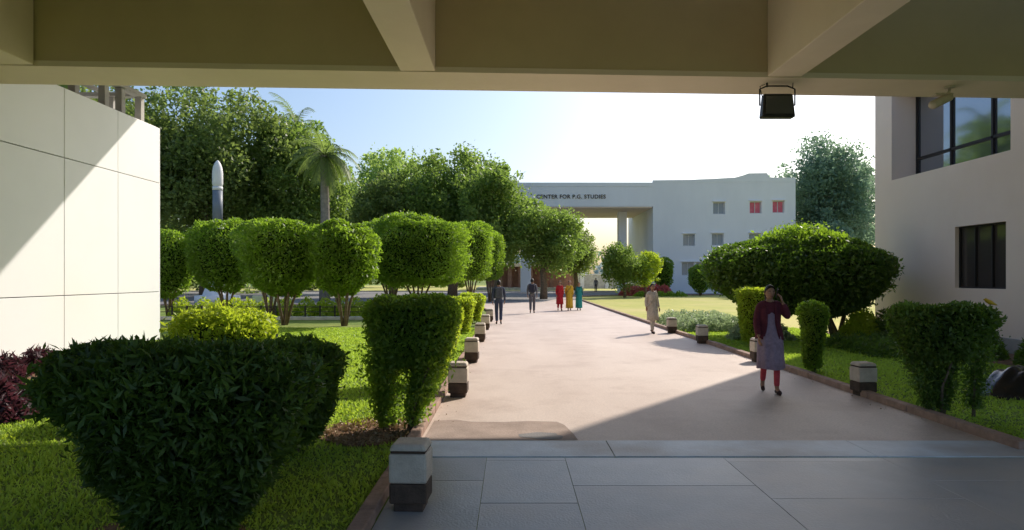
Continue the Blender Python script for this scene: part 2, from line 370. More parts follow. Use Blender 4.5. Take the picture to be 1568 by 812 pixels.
# ------------------------------------------------------------------ facade with openings
def facade(parent, name, O, U, Nin, W, H, ops, depth, wallmat, framemat, glassmat, bars=(1,0), fw=0.05):
    O=Vector(O);U=Vector(U);Nn=Vector(Nin);Z=Vector((0,0,1))
    us=sorted(set([0,W]+[o[0] for o in ops]+[o[1] for o in ops])); zs=sorted(set([0,H]+[o[2] for o in ops]+[o[3] for o in ops]))
    V=[];F=[]
    def quad(a,b,c,d): n=len(V); V.extend([a,b,c,d]); F.append((n,n+1,n+2,n+3))
    P=lambda u,z,t=0: O+U*u+Z*z+Nn*t
    for i in range(len(us)-1):
        for j in range(len(zs)-1):
            uc=(us[i]+us[i+1])/2; zc=(zs[j]+zs[j+1])/2
            if any(o[0]<uc<o[1] and o[2]<zc<o[3] for o in ops): continue
            quad(P(us[i],zs[j]),P(us[i+1],zs[j]),P(us[i+1],zs[j+1]),P(us[i],zs[j+1]))
    for o in ops:
        u0,u1,z0,z1=o[:4]
        quad(P(u0,z0),P(u1,z0),P(u1,z0,depth),P(u0,z0,depth)); quad(P(u0,z1),P(u1,z1),P(u1,z1,depth),P(u0,z1,depth))
        quad(P(u0,z0),P(u0,z1),P(u0,z1,depth),P(u0,z0,depth)); quad(P(u1,z0),P(u1,z1),P(u1,z1,depth),P(u1,z0,depth))
    obj(name,V,F,wallmat,parent)
    for k,o in enumerate(ops):
        u0,u1,z0,z1=o[:4]; g=o[4] if len(o)>4 else glassmat
        V=[];F=[]
        quad(P(u0,z0,depth),P(u1,z0,depth),P(u1,z1,depth),P(u0,z1,depth))
        obj('window_pane_%d'%(k+1),V,F,g,parent)
        V=[];F=[]
        def bar(a0,a1,b0,b1):
            t0=depth-0.06;t1=depth-0.004
            c=[P(a0,b0,t0),P(a1,b0,t0),P(a1,b1,t0),P(a0,b1,t0),P(a0,b0,t1),P(a1,b0,t1),P(a1,b1,t1),P(a0,b1,t1)]
            n=len(V); V.extend(c)
            for q in [(0,1,2,3),(4,7,6,5),(0,4,5,1),(1,5,6,2),(2,6,7,3),(3,7,4,0)]: F.append(tuple(n+i for i in q))
        e=0.004
        bar(u0+e,u1-e,z0+e,z0+fw); bar(u0+e,u1-e,z1-fw,z1-e); bar(u0+e,u0+fw,z0+fw,z1-fw); bar(u1-fw,u1-e,z0+fw,z1-fw)
        nvb=o[5] if len(o)>5 else bars[0]; nhb=o[6] if len(o)>6 else []
        for q in range(nvb):
            c=u0+(u1-u0)*(q+1)/(nvb+1); bar(c-fw/2,c+fw/2,z0+fw,z1-fw)
        for hz in nhb: bar(u0+fw,u1-fw,hz-fw/2-0.001,hz+fw/2)
        obj('window_frame_%d'%(k+1),V,F,framemat,parent)

# ------------------------------------------------------------------ ground, roads
sheet('ground',[(-900,-300),(900,-300),(900,1500),(-900,1500)],0.0,M['grass'])
sheet('road',[(-1.0,7.42),(5.2,7.42),(5.2,40),(5.3,56),(6.0,62),(8.5,66),(14,68),(60,68),(60,84),(-60,84),(-60,43),(-9,43),(-3.5,42),(-1.6,39),(-1.0,34)],0.005,M['road'])
sheet('cross_road',[(-60,44),(-8,44),(-2,47),(2.1,49),(5.4,64),(9,69),(60,69),(60,83.5),(-60,83.5)],0.009,M['asphalt'])
def kerb(name, pts, w, h, mat, seglen=1.0):
    E=empty(name)
    V=[];F=[]
    for (a,b) in zip(pts[:-1],pts[1:]):
        a=Vector((*a,0));b=Vector((*b,0)); d=(b-a); L=d.length; d.normalize(); s=Vector((-d.y,d.x,0))*w
        n=max(1,int(round(L/seglen)))
        for i in range(n):
            p=a+d*(L*i/n+0.006); q=a+d*(L*(i+1)/n-0.006); hh=h+random.uniform(-.006,.006); j=Vector((random.uniform(-.006,.006),0,0))
            c=[p+j,q+j,q+s+j,p+s+j]; k=len(V)
            V+=[v+Vector((0,0,-0.05)) for v in c]+[v+Vector((0,0,hh)) for v in c]
            F+=[tuple(k+t for t in f) for f in [(0,3,2,1),(4,5,6,7),(0,1,5,4),(1,2,6,5),(2,3,7,6),(3,0,4,7)]]
    obj('kerb_stones',V,F,mat,E,False,0.012)
kerb('kerb',[(-1.0,-2),(-1.0,34),(-1.6,39),(-3.5,42),(-9,43),(-60,43)],0.12,0.09,M['stonecurb'])
kerb('kerb',[(60,68),(14,68),(8.5,66),(6.0,62),(5.3,56),(5.2,40),(5.2,7.0)],0.14,0.10,M['stonecurb'])
kerb('kerb',[(60,84.1),(-60,84.1)],0.25,0.15,M['whitekerb'],3)
sheet('lawn',[(5.36,23),(14,22.5),(40,24),(40,67.7),(14.2,67.7),(8.7,65.7),(6.25,61.7),(5.5,56),(5.36,40)],0.004,M['drylawn'])
sheet('lawn',[(-60,90),(-60,150),(60,150),(60,88)],0.004,M['drylawn'])
E=empty('porch_floor')
box('bed',-1.0,20,-6,6.74,-0.06,-0.012,M['dark'],E,0)
sl=[[],[]]
xs=[-0.99,-0.25,0.52,2.08,3.64,5.2,6.76,8.3,9.9,11.5]
for i in range(len(xs)-1):
    y=6.72; r_=0
    while y>-3:
        ln=[1.25,1.6,1.1,1.45][(i*3+r_)%4] if r_ else [0.75,0.10,0.9,0.14][i%4]
        sl[(i*5+r_*3)%7%2].append((xs[i]+0.002,xs[i+1]-0.002,max(y-ln,-3)+0.002,y-0.002,-0.03,0.004+random.uniform(0,0.002)))
        y-=ln; r_+=1
multi('slabs_a',sl[0],M['slab'],E,0.002); multi('slabs_b',sl[1],M['slabB'],E,0.002)
E=empty('drain_cover')
xa=-0.88
for i,ln in enumerate([1.9,2.6,3.1,2.4,3.0,2.8,2.2,2.9]):
    box('strip_%d'%(i+1),xa,xa+ln-0.006,6.745,7.40,-0.05,0.013+0.002*(i%2),M['strip'],E,0.006); xa+=ln
def blob_sheet(name,cx,cy,rx,ry,z,mat,seed,n=40,par=None):
    rs=np.random.RandomState(seed); pts=[]
    ph=rs.uniform(0,6.28,6)
    for k in range(n):
        t=2*math.pi*k/n; r=1+0.12*math.sin(2*t+ph[0])+0.09*math.sin(3*t+ph[1])+0.05*math.sin(7*t+ph[2])
        pts.append((cx+rx*r*math.cos(t),cy+ry*r*math.sin(t)))
    return sheet(name,pts,z,mat,par)
sheet('darker_patch',[(-0.97,7.43),(0.72,7.43),(0.70,7.7),(0.63,8.2),(0.55,8.38),(0.2,8.42),(-0.1,8.36),(-0.5,8.38),(-0.7,8.5),(-0.96,8.44)],0.0095,M['patch'])  # flat sheet in a darker tone than the road around it
blob_sheet('asphalt_patch',0.33,7.62,0.25,0.16,0.0135,M['asphalt'],3)
blob_sheet('soil_bed',-1.62,7.85,0.52,0.75,0.012,M['soil'],5)
blob_sheet('soil_bed',-2.4,4.4,0.8,0.6,0.012,M['soil'],6)
blob_sheet('soil_bed',-9.2,11.0,0.9,6.5,0.012,M['soil'],8)
sheet('soil_bed',[(9.9,12),(11.6,12),(11.6,22.4),(9.9,22.4)],0.008,M['soil'])
n=900; ang=R.uniform(0,6.28,n); q=np.sqrt(R.uniform(size=n))
P=np.stack([-1.62+0.5*q*np.cos(ang),7.85+0.72*q*np.sin(ang),0.02+R.uniform(0,0.03,n)],axis=1)
dry=mat_leaf('dry_leaf',(0.16,0.10,0.05),(0.45,0.32,0.17),(0.3,0.2,0.1),0.2,5)
leaves('leaf_litter',P,R.normal(size=(n,3))*[1,1,0.2],0.05,dry,None,0.5)
n=260; x=np.where(R.uniform(size=n)<0.6,-0.97+np.abs(R.normal(size=n))*0.12,5.17-np.abs(R.normal(size=n))*0.15); y=R.uniform(7.6,30,n)
leaves('fallen_leaves',np.stack([x,y,np.full(n,0.018)],1),R.normal(size=(n,3))*[1,1,0.08],0.03,dry,None,0.5)

def turf(name,n,region,h,mat,seed,excl=None,yb=1.0):
    rs=np.random.RandomState(seed)
    x=rs.uniform(region[0],region[1],n); y=region[2]+(region[3]-region[2])*rs.uniform(size=n)**yb
    if excl is not None:
        k=~excl(x,y); x=x[k];y=y[k]; n=len(x)
    hh=h*rs.uniform(0.4,1.2,n)*(1+0.5*lump(np.stack([x,y,0*x],1),seed,1.7))
    a=rs.uniform(0,6.28,n); w=0.006+0.0012*y
    b=np.stack([x,y,np.zeros(n)],1); s=np.stack([np.cos(a)*w,np.sin(a)*w,np.zeros(n)],1)
    t=b+np.stack([rs.normal(size=n)*0.45*hh,rs.normal(size=n)*0.45*hh,hh],1)
    V=np.stack([b-s,b+s,t],1).reshape(-1,3)
    me=bpy.data.meshes.new(name); me.vertices.add(3*n); me.vertices.foreach_set('co',V.astype(np.float32).ravel())
    me.loops.add(3*n); me.loops.foreach_set('vertex_index',np.arange(3*n,dtype=np.int32))
    me.polygons.add(n); me.polygons.foreach_set('loop_start',np.arange(0,3*n,3,dtype=np.int32)); me.polygons.foreach_set('loop_total',np.full(n,3,dtype=np.int32))
    me.update(calc_edges=True); me.materials.append(mat); o=bpy.data.objects.new(name,me); COL.objects.link(o); return o
ex=lambda x,y: (((x+1.62)/0.5)**2+((y-7.85)/0.75)**2<1)|((((x+9.2)/0.9)**2+((y-11)/6.5)**2)<1)
turf('grass',150000,(-9.9,-1.13,3.6,24),0.045,M['blade'],3,ex,1.5)
turf('grass',45000,(5.38,9.9,6.5,24),0.045,M['blade'],4,None,1.2)
rs=np.random.RandomState(77); c=np.stack([rs.uniform(-7,-1.6,60),rs.uniform(6,20,60)],1); idx=rs.randint(60,size=5000)
P=np.stack([c[idx,0]+rs.normal(size=5000)*0.14,c[idx,1]+rs.normal(size=5000)*0.22,rs.uniform(0.01,0.07,5000)],1)
leaves('lawn_weeds',P,rs.normal(size=(5000,3))*0.5+[0,0,1],0.035,M['leaf_lime'],None,0.6,rs=rs)

# ------------------------------------------------------------------ entrance canopy
z0=5.54
E=empty('entrance_canopy')
def yf(x): return 13.78+0.052*x
def prism(name,x0,x1,yo0,yo1,z_0,z_1,mat,par,bev=0.02):
    V=[(x0,yf(x0)+yo0,z_0),(x1,yf(x1)+yo0,z_0),(x1,yf(x1)+yo1,z_0),(x0,yf(x0)+yo1,z_0)]
    V+=[(a,b,z_1) for a,b,_ in V]
    return obj(name,V,[(0,3,2,1),(4,5,6,7),(0,1,5,4),(1,2,6,5),(2,3,7,6),(3,0,4,7)],mat,par,False,bev)
YB=1.0
prism('front_beam',-17,17,-1.2,0,z0,z0+0.10,M['cream'],E,0.0)
prism('front_beam_inner_face',-17,17,-1.19,-0.02,z0+0.102,7.4,M['olive'],E,0.0)
for i,cx in enumerate([-15.7,-8.8,-1.72,5.12,12.0]):
    yy=yf(cx)-1.215
    box('rib_%d'%(i+1),cx-0.32,cx+0.32,YB+0.4,yy,z0+0.012,7.4,M['cream'],E,0.015)
box('rear_beam',-17,17,YB,YB+0.39,z0+0.9,7.4,M['cream'],E,0.015)
box('roof_slab',-17,17,YB,11.6,7.405,7.7,M['olive'],E,0.02)
prism('roof_slab_front',-17,17,-2.2,0,7.71,7.95,M['cream'],E,0.02)
for i,(cx,cy) in enumerate([(-15.7,1.6),(-15.7,9),(14.6,1.6),(14.6,9)]):
    box('column_%d'%(i+1),cx-0.4,cx+0.4,cy-0.4,cy+0.4,0,z0,M['cream'],E,0.03)
E2=empty('added_shadow_slab')  # unseen slab and posts, added to cast the diagonal shadow on the left wall
box('slab',-16,-1.6,8,21.9,9.0,9.35,M['cream'],E2,0.03)
box('support_1',-12.4,-12.0,17.6,18.0,6.1,9.0,M['cream'],E2,0.03)
box('support_2',-14.4,-14.0,10,10.4,7.96,9.0,M['cream'],E2,0.03)
box('support_3',-4.4,-4.0,9,9.4,7.96,9.0,M['cream'],E2,0.03)

# ------------------------------------------------------------------ left clad building
E=empty('panelled_building')
box('backing',-26,-10.16,-4,19.58,0,6.02,M['dark'],E,0)
rows=[(0.0,1.37),(1.37,4.48),(4.48,6.06)]
k=0
for (a,b) in rows:
    y=19.6
    while y>1:
        k+=1
        box('panel_%d'%k,-10.158,-10.10+random.uniform(-.002,.002),y-2.1+0.009,y-0.009,a+0.009,b-0.009,M['panel'],E,0.006)
        y-=2.1
box('end_wall',-26,-10.13,19.585,19.65,0,6.05,M['panel'],E,0.01)
box('coping',-26,-10.2,-4,19.55,6.03,6.10,M['panel'],E,0.01)
L_=[]
for yy in (19.3,18.35,17.6,16.4,15.2):
    L_.append((-10.62,-10.44,yy-0.09,yy+0.09,6.101,6.86))
for xx in (-11.3,-12.4):
    L_.append((xx-0.08,xx+0.08,19.2,19.36,6.101,6.86))
multi('roof_posts',L_,M['concrete'],E,0.01)
multi('roof_rails',[(-10.66,-10.40,14.6,19.45,6.862,6.98),(-13.5,-10.67,19.15,19.4,6.862,6.98),(-11.4,-11.25,14.6,19.1,6.863,6.95),(-12.5,-12.35,14.6,19.1,6.863,6.95)],M['concrete'],E,0.01)
multi('roof_plant_boxes',[(-13.4,-11.8,15,16.6,6.101,6.7),(-13.2,-12.7,17.2,18.6,6.101,6.75)],M['concrete'],E,0.02)

# ------------------------------------------------------------------ right building
E=empty('rendered_building')
facade(E,'side_wall_lower',(11.7,22.0,0),(0,-1,0),(1,0,0),7.0,4.0,[(3.97,5.83,1.50,3.11,M['glassdark'],2,[])],0.16,M['rwall'],M['frame'],M['glassdark'],fw=0.045)
facade(E,'side_wall_upper',(11.7,22.0,4.0),(0,-1,0),(1,0,0),7.0,9.0,[(0.96,5.98,0.77,3.5,M['glass'],2,[1.42])],0.8,M['rwall'],M['frame'],M['glass'],fw=0.07)
box('body',12.62,30,15.02,21.98,0,12.98,M['rwall'],E,0)
V=[(11.7,22,0),(30,22,0),(30,22,13),(11.7,22,13),(11.7,15,0),(30,15,0),(30,15,13),(11.7,15,13)]
obj('end_walls',V,[(0,1,2,3),(4,5,6,7)],M['rwall'],E)
box('roof',11.5,30.2,14.8,22.2,13.0,13.3,M['rwall'],E,0.02)
box('plinth',11.64,11.695,15.0,22.02,0,0.35,M['concrete'],E,0.01)
box('drain_pipe',11.6,11.69,15.3,15.39,0.36,12.9,M['rwall'],E,0.02)

# ------------------------------------------------------------------ institute building
E=empty('white_institute_building')
D=75.0
def W(px0,px1,py0,py1,g=None):
    return ((px0-1000)/1045*D,(px1-1000)/1045*D,1.78+(425-py1)/1045*D,1.78+(425-py0)/1045*D,g or M['glasspg'],1,[])
wins=[W(1092,1110,310,328),W(1148,1166,309,327,M['curtain']),W(1183,1201,308,326,M['curtain']),
      W(1046,1064,359,377),W(1090,1108,358,376),W(1147,1165,358,376),W(1044,1063,402,422),W(1066,1086,402,422),W(1147,1165,402,422)]
facade(E,'front_wall',(15.5,D,0),(1,0,0),(0,1,0),15.65,12.25,wins,0.35,M['pgwall'],M['alframe'],M['glasspg'],fw=0.07)
box('block_body',15.5,31.15,D+0.45,D+16,0,12.2,M['pgwall'],E,0.0)
obj('block_sides',[(15.5,D,0),(15.5,D+0.5,0),(15.5,D+0.5,12.25),(15.5,D,12.25),(31.15,D,0),(31.15,D+0.5,0),(31.15,D+0.5,12.25),(31.15,D,12.25)],[(0,1,2,3),(4,5,6,7)],M['pgwall'],E)
pr=[(15.5,12.26),(15.5,12.45),(19.5,12.5),(22.2,12.62),(24.5,12.75),(25.4,13.0),(26.0,13.22),(28.0,13.25),(28.3,12.8),(28.8,12.75),(31.15,12.75),(31.15,12.26)]
V=[(x,D-0.02,z) for x,z in pr]+[(x,D+0.4,z) for x,z in pr]; nn=len(pr)
F=[tuple(range(nn)),tuple(range(2*nn-1,nn-1,-1))]+[(i,(i+1)%nn,(i+1)%nn+nn,i+nn) for i in range(nn)]
obj('parapet',V,F,M['pgwall'],E)
multi('window_hoods',[(15.5+w[0]-0.12,15.5+w[1]+0.12,D-0.2,D-0.004,w[3]+0.06,w[3]+0.13) for w in wins],M['pgwall'],E,0.01)
box('bridge_wing',0.0,15.497,D-0.015,D+13,9.55,11.75,M['pgwall'],E,0.02)
box('bridge_soffit',0.2,15.4,D+0.1,D+12.9,9.42,9.545,M['soffit'],E,0.0)
box('bridge_parapet',0.0,15.49,D-0.05,D+0.35,11.752,12.2,M['pgwall'],E,0.03)
box('bridge_column_1',12.35,13.3,D+4,D+5.2,0,9.41,M['pgwall'],E,0.05)
box('bridge_column_2',1.0,2.2,D+4,D+5.2,0,9.41,M['pgwall'],E,0.05)
cu=bpy.data.curves.new('sign_letters','FONT'); cu.body='CENTER FOR P.G. STUDIES'; cu.size=0.60; cu.extrude=0.03; cu.offset=0.008; cu.align_x='RIGHT'; cu.space_character=1.08
t=bpy.data.objects.new('sign_letters',cu); COL.objects.link(t); t.location=(10.3,D-0.055,10.45); t.rotation_euler=(math.radians(90),0,0); t.parent=E
cu.materials.append(M['frame'])

E=empty('pavilion')
box('roof',-4,9,96,104,3.3,3.75,M['soffit'],E,0.03)
multi('pillars',[(x,x+0.55,96.4,96.9,0,3.3) for x in np.arange(-3.6,8.8,1.5)],M['redbrown'],E,0.02)
box('back_wall',-3.8,8.8,101,101.3,0,3.3,M['redbrown'],E,0)
box('platform',-5,10,95,105,0,0.35,M['whitekerb'],E,0.02)
E=empty('low_boundary_wall')
box('wall',10,30,110,110.4,0,2.2,M['whitekerb'],E,0.02)
box('coping',9.9,30.1,109.9,110.5,2.2,2.35,M['pgwall'],E,0.02)
multi('piers',[(x,x+0.6,109.7,110.6,0,2.8) for x in (11,15,19,23)],M['pgwall'],E,0.02)

# ------------------------------------------------------------------ bollards
def bollard(x,y,s=1.0,rz=0.0):
    E=empty('bollard',(x,y,0),rz)
    box('foot',-0.115,0.115,-0.115,0.115,0,0.07,M['bol_dark'],E,0.01)
    box('lower_block',-0.145,0.145,-0.145,0.145,0.07,0.225,M['bol_dark'],E,0.015)
    box('upper_block',-0.148,0.148,-0.148,0.148,0.228,0.455,M['bol_cream'],E,0.018)
    box('cap_lip',-0.135,0.135,-0.135,0.135,0.457,0.475,M['bol_dark'],E,0.004)
    box('cap',-0.15,0.15,-0.15,0.15,0.476,0.53,M['bol_cream'],E,0.02,0.025,0.025)
    E.scale=(s,s,s)
for (x,y) in [(-0.78,5.28),(-0.80,10.2),(-0.84,14.3),(-0.88,18.9),(-0.9,23.2),(-0.9,27.5)]: bollard(x,y,0.98,random.uniform(-.06,.06))
for (x,y) in [(5.3,10.3),(5.2,14.4),(5.12,18.4),(5.1,21.8)]: bollard(x,y,0.95,random.uniform(-.06,.06))

# ------------------------------------------------------------------ floodlight & cctv
E=empty('floodlight',(5.13,13.2,0))
box('housing',-0.32,0.32,-0.10,0.12,4.86,5.32,M['black'],E,0.03,0.04,0.03)
box('lens',-0.26,0.26,-0.115,-0.102,4.92,5.26,M['lampglass'],E,0.004)
multi('cooling_fins',[(x,x+0.015,0.125,0.19,4.92,5.24) for x in np.arange(-0.24,0.24,0.06)],M['black'],E)
tubes('bracket',[([(-0.34,0,5.1),(-0.34,0,5.42),(-0.2,0,5.48),(0.2,0,5.48),(0.34,0,5.42),(0.34,0,5.1)],[0.016]*6),([(-0.2,0,5.46),(-0.2,0,z0+0.0)],[0.02,0.02]),([(0.3,0,5.44),(0.3,0,z0)],[0.01,0.01]),([(-0.28,0.05,5.3),(-0.3,0.1,5.5),(-0.2,0.1,z0)],[0.008]*3)],M['black'],E)
E=empty('security_camera',(8.4,13.4,0))
V,F=tube_vf([(-0.22,-0.1,5.12),(-0.20,-0.09,5.14),(0.22,0.05,5.34)],[0.07,0.085,0.085],14); obj('body',V,F,M['bol_cream'],E,True)
box('sun_shield',-0.1,0.26,-0.02,0.16,5.36,5.40,M['bol_cream'],E,0.01)
tubes('mount',[([(0.1,0.02,5.3),(0.22,0.05,5.45),(0.22,0.05,z0+0.05)],[0.025]*3)],M['bol_cream'],E)
V,F=lathe_vf([(0.10,z0-0.03),(0.10,z0+0.03)],16,0.22,0.05); obj('base_plate',V,F,M['bol_cream'],E)

# ------------------------------------------------------------------ rocket monument
E=empty('rocket_monument',(-20.7,48,0))
def lathe(name,prof,mat,par,seg=24,cx=0,cy=0): 
    V,F=lathe_vf(prof,seg,cx,cy); return obj(name,V,F,mat,par,True)
lathe('pedestal',[(1.5,0),(1.5,0.5),(1.0,0.55),(0.75,1.2),(0.6,1.9)],M['white'],E)
lathe('first_stage',[(0.33,1.9),(0.33,5.6)],M['white'],E)
lathe('dark_stage',[(0.335,5.6),(0.335,7.9)],M['rgrey'],E)
lathe('stage_band',[(0.345,7.9),(0.345,8.15)],M['white'],E)
lathe('fairing',[(0.30,8.15),(0.36,8.35),(0.36,9.1),(0.31,9.5),(0.2,9.8),(0.07,9.98),(0.01,10.02)],M['white'],E)
for i,a in enumerate([0.4,1.97,3.54,5.11]):
    lathe('booster_%d'%(i+1),[(0.16,1.9),(0.16,4.2),(0.12,4.5),(0.02,4.8)],M['white'],E,12,math.cos(a)*0.5,math.sin(a)*0.5)

for (x,y) in [(-13.0,35),(-12.2,35)]:
    E=empty('sign_board',(x,y,0))
    box('panel',-0.3,0.3,-0.03,0.03,0.25,0.85,M['white'],E,0.01); multi('legs',[(-0.25,-0.2,-0.02,0.02,0,0.248),(0.2,0.25,-0.02,0.02,0,0.248)],M['frame'],E)
E=empty('low_fence')
box('plinth',-15,-5.6,28.5,28.75,0,0.14,M['whitekerb'],E,0.02)
multi('posts',[(x,x+0.06,28.6,28.66,0.14,0.6) for x in np.arange(-14.9,-5.6,0.62)],M['black'],E)
multi('rails',[(-15,-5.6,28.61,28.65,0.52,0.56),(-15,-5.6,28.612,28.648,0.32,0.35)],M['black'],E)
E=empty('yellow_bird',(6.2,8.85,1.42))
V,F=tube_vf([(0.09,0,0.0),(0.04,0,0.02),(0,0,0.035),(-0.04,0,0.055),(-0.065,0,0.075),(-0.09,0,0.072)],[0.006,0.018,0.03,0.026,0.02,0.003],10); obj('body',V,F,M['yellow'],E,True)
tubes('legs',[([(0,0.01,0.02),(0,0.01,-0.04)],[0.003,0.003]),([(0,-0.01,0.02),(0,-0.01,-0.04)],[0.003,0.003])],M['black'],E,5)
V=[];F=[]
g=22
for i in range(g):
    for j in range(g):
        u=i/(g-1)*2-1; v=j/(g-1)*2-1; q=max(0,1-(u*u+v*v))
        V.append((u*0.75,v*0.5,0.02+0.42*q**0.6+ (0.05*math.sin(9*u+3*v)+0.04*math.sin(14*v-6*u))*q))
for i in range(g-1):
    for j in range(g-1): F.append((i*g+j,(i+1)*g+j,(i+1)*g+j+1,i*g+j+1))
o=obj('black_plastic_sheet',V,F,mat_basic('black_plastic',(0.012,0.012,0.014),None,5,0.25,0.5,6,spec=0.6),None,True); o.location=(7.85,10.3,0)

# ------------------------------------------------------------------ near bushes
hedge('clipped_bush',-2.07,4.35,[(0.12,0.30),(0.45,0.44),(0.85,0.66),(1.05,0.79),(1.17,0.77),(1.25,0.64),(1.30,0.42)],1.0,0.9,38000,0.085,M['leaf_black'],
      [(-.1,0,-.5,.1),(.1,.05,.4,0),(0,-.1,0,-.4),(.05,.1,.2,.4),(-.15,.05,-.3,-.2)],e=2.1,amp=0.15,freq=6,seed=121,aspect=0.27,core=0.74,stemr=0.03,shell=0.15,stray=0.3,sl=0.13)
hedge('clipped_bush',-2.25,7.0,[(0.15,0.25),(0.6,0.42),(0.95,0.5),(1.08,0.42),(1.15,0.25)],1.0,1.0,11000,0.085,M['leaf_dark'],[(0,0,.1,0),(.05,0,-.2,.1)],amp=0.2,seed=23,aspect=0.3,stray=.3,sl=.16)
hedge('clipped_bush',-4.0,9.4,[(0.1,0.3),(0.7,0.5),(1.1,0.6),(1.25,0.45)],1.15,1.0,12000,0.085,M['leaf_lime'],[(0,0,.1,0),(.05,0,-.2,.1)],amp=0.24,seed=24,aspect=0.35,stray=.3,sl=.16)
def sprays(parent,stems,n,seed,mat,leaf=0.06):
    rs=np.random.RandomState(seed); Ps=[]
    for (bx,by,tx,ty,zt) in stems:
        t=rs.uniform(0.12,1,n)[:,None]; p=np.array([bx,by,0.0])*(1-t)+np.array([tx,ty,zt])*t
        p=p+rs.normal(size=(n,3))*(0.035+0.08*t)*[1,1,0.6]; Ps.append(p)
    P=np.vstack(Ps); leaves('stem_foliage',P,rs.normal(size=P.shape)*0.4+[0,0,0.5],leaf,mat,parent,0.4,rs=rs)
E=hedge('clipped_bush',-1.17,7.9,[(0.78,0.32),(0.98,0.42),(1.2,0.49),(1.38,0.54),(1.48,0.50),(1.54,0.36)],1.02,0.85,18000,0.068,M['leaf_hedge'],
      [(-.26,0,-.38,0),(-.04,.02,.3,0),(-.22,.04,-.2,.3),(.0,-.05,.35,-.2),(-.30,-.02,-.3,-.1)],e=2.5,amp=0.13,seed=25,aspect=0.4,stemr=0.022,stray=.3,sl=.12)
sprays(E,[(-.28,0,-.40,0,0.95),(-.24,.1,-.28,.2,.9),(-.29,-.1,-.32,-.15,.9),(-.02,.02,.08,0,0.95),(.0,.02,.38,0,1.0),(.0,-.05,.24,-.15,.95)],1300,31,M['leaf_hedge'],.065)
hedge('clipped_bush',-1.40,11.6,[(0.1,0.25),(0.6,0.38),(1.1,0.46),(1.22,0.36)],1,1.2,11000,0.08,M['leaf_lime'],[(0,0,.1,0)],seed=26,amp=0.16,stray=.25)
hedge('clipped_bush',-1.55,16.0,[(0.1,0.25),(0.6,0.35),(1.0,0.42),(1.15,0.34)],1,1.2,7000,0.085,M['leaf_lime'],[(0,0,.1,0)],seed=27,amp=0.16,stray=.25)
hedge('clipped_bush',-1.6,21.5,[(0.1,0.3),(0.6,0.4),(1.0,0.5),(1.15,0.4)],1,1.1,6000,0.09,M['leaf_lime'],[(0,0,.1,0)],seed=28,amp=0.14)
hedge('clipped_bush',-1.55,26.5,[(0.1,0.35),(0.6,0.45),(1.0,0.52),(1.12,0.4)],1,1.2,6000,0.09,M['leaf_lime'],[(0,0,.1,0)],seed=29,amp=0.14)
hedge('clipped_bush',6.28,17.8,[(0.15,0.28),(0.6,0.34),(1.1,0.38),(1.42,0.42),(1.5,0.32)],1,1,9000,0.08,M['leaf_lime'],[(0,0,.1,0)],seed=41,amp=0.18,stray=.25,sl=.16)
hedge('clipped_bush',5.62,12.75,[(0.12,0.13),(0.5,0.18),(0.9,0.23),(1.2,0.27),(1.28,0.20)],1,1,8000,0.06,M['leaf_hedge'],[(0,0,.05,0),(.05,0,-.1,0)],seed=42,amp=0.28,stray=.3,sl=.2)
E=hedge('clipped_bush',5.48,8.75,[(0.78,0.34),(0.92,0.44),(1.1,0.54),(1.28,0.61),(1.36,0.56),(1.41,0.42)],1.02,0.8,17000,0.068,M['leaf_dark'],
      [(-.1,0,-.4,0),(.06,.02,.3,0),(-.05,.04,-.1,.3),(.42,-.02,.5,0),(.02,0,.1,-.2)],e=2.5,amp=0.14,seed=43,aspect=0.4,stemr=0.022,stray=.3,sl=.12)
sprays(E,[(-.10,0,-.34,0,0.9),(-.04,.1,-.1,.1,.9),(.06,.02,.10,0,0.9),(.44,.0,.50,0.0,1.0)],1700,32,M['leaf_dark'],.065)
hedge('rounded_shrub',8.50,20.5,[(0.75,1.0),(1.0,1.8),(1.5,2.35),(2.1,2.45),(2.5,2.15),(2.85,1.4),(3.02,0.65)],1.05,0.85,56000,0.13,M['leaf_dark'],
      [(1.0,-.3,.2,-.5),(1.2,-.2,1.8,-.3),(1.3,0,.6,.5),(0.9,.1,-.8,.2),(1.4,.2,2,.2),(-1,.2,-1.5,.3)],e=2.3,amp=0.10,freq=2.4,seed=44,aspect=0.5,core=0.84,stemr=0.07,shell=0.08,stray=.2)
rs=np.random.RandomState(45); n=7000; a=rs.uniform(0,6.28,n); q=np.sqrt(rs.uniform(size=n))
P=np.stack([8.6+1.8*q*np.cos(a),20.3+1.4*q*np.sin(a),3.12-0.75*q**2.2+0.12*rs.normal(size=n)],1)
P[:,2]+=0.12*lump(P,45,4)
leaves('shrub_lit_top',P,rs.normal(size=(n,3))*0.3+[0,0,1],0.12,M['leaf_hedge'],None,0.5,rs=rs)  # sunlit top of the shrub, put in as a layer of brighter leaf colour
def cover(name,pts,r,h,n,leaf,mat,seed,aspect=0.3):
    rs=np.random.RandomState(seed); idx=rs.randint(len(pts),size=n); c=np.array(pts)[idx]
    a=rs.uniform(0,6.28,n); q=np.sqrt(rs.uniform(size=n))
    P=np.stack([c[:,0]+r*q*np.cos(a),c[:,1]+r*q*np.sin(a),h*(1-q**2)*rs.uniform(0.3,1,n)+0.03],1)
    d=np.stack([np.cos(a)*q,np.sin(a)*q,np.full(n,0.8)],1)
    return leaves(name,P,d,leaf,mat,None,aspect,rs=rs)
cover('ground_cover_plants',[(5.75+0.55*i+0.1*j,22.6+0.9*j) for i in range(4) for j in range(6)],0.5,0.5,14000,0.1,M['leaf_cover'],51,0.5)
cover('ground_cover_plants',[(6.6+0.5*i,19.3+0.25*j) for i in range(3) for j in range(3)],0.4,0.45,4000,0.1,M['leaf_cover'],54,0.5)
cover('low_fern_plants',[(8.3+0.5*i,15.2+0.7*j) for i in range(5) for j in range(4)],0.4,0.4,7000,0.16,M['leaf_dark'],52,0.2)
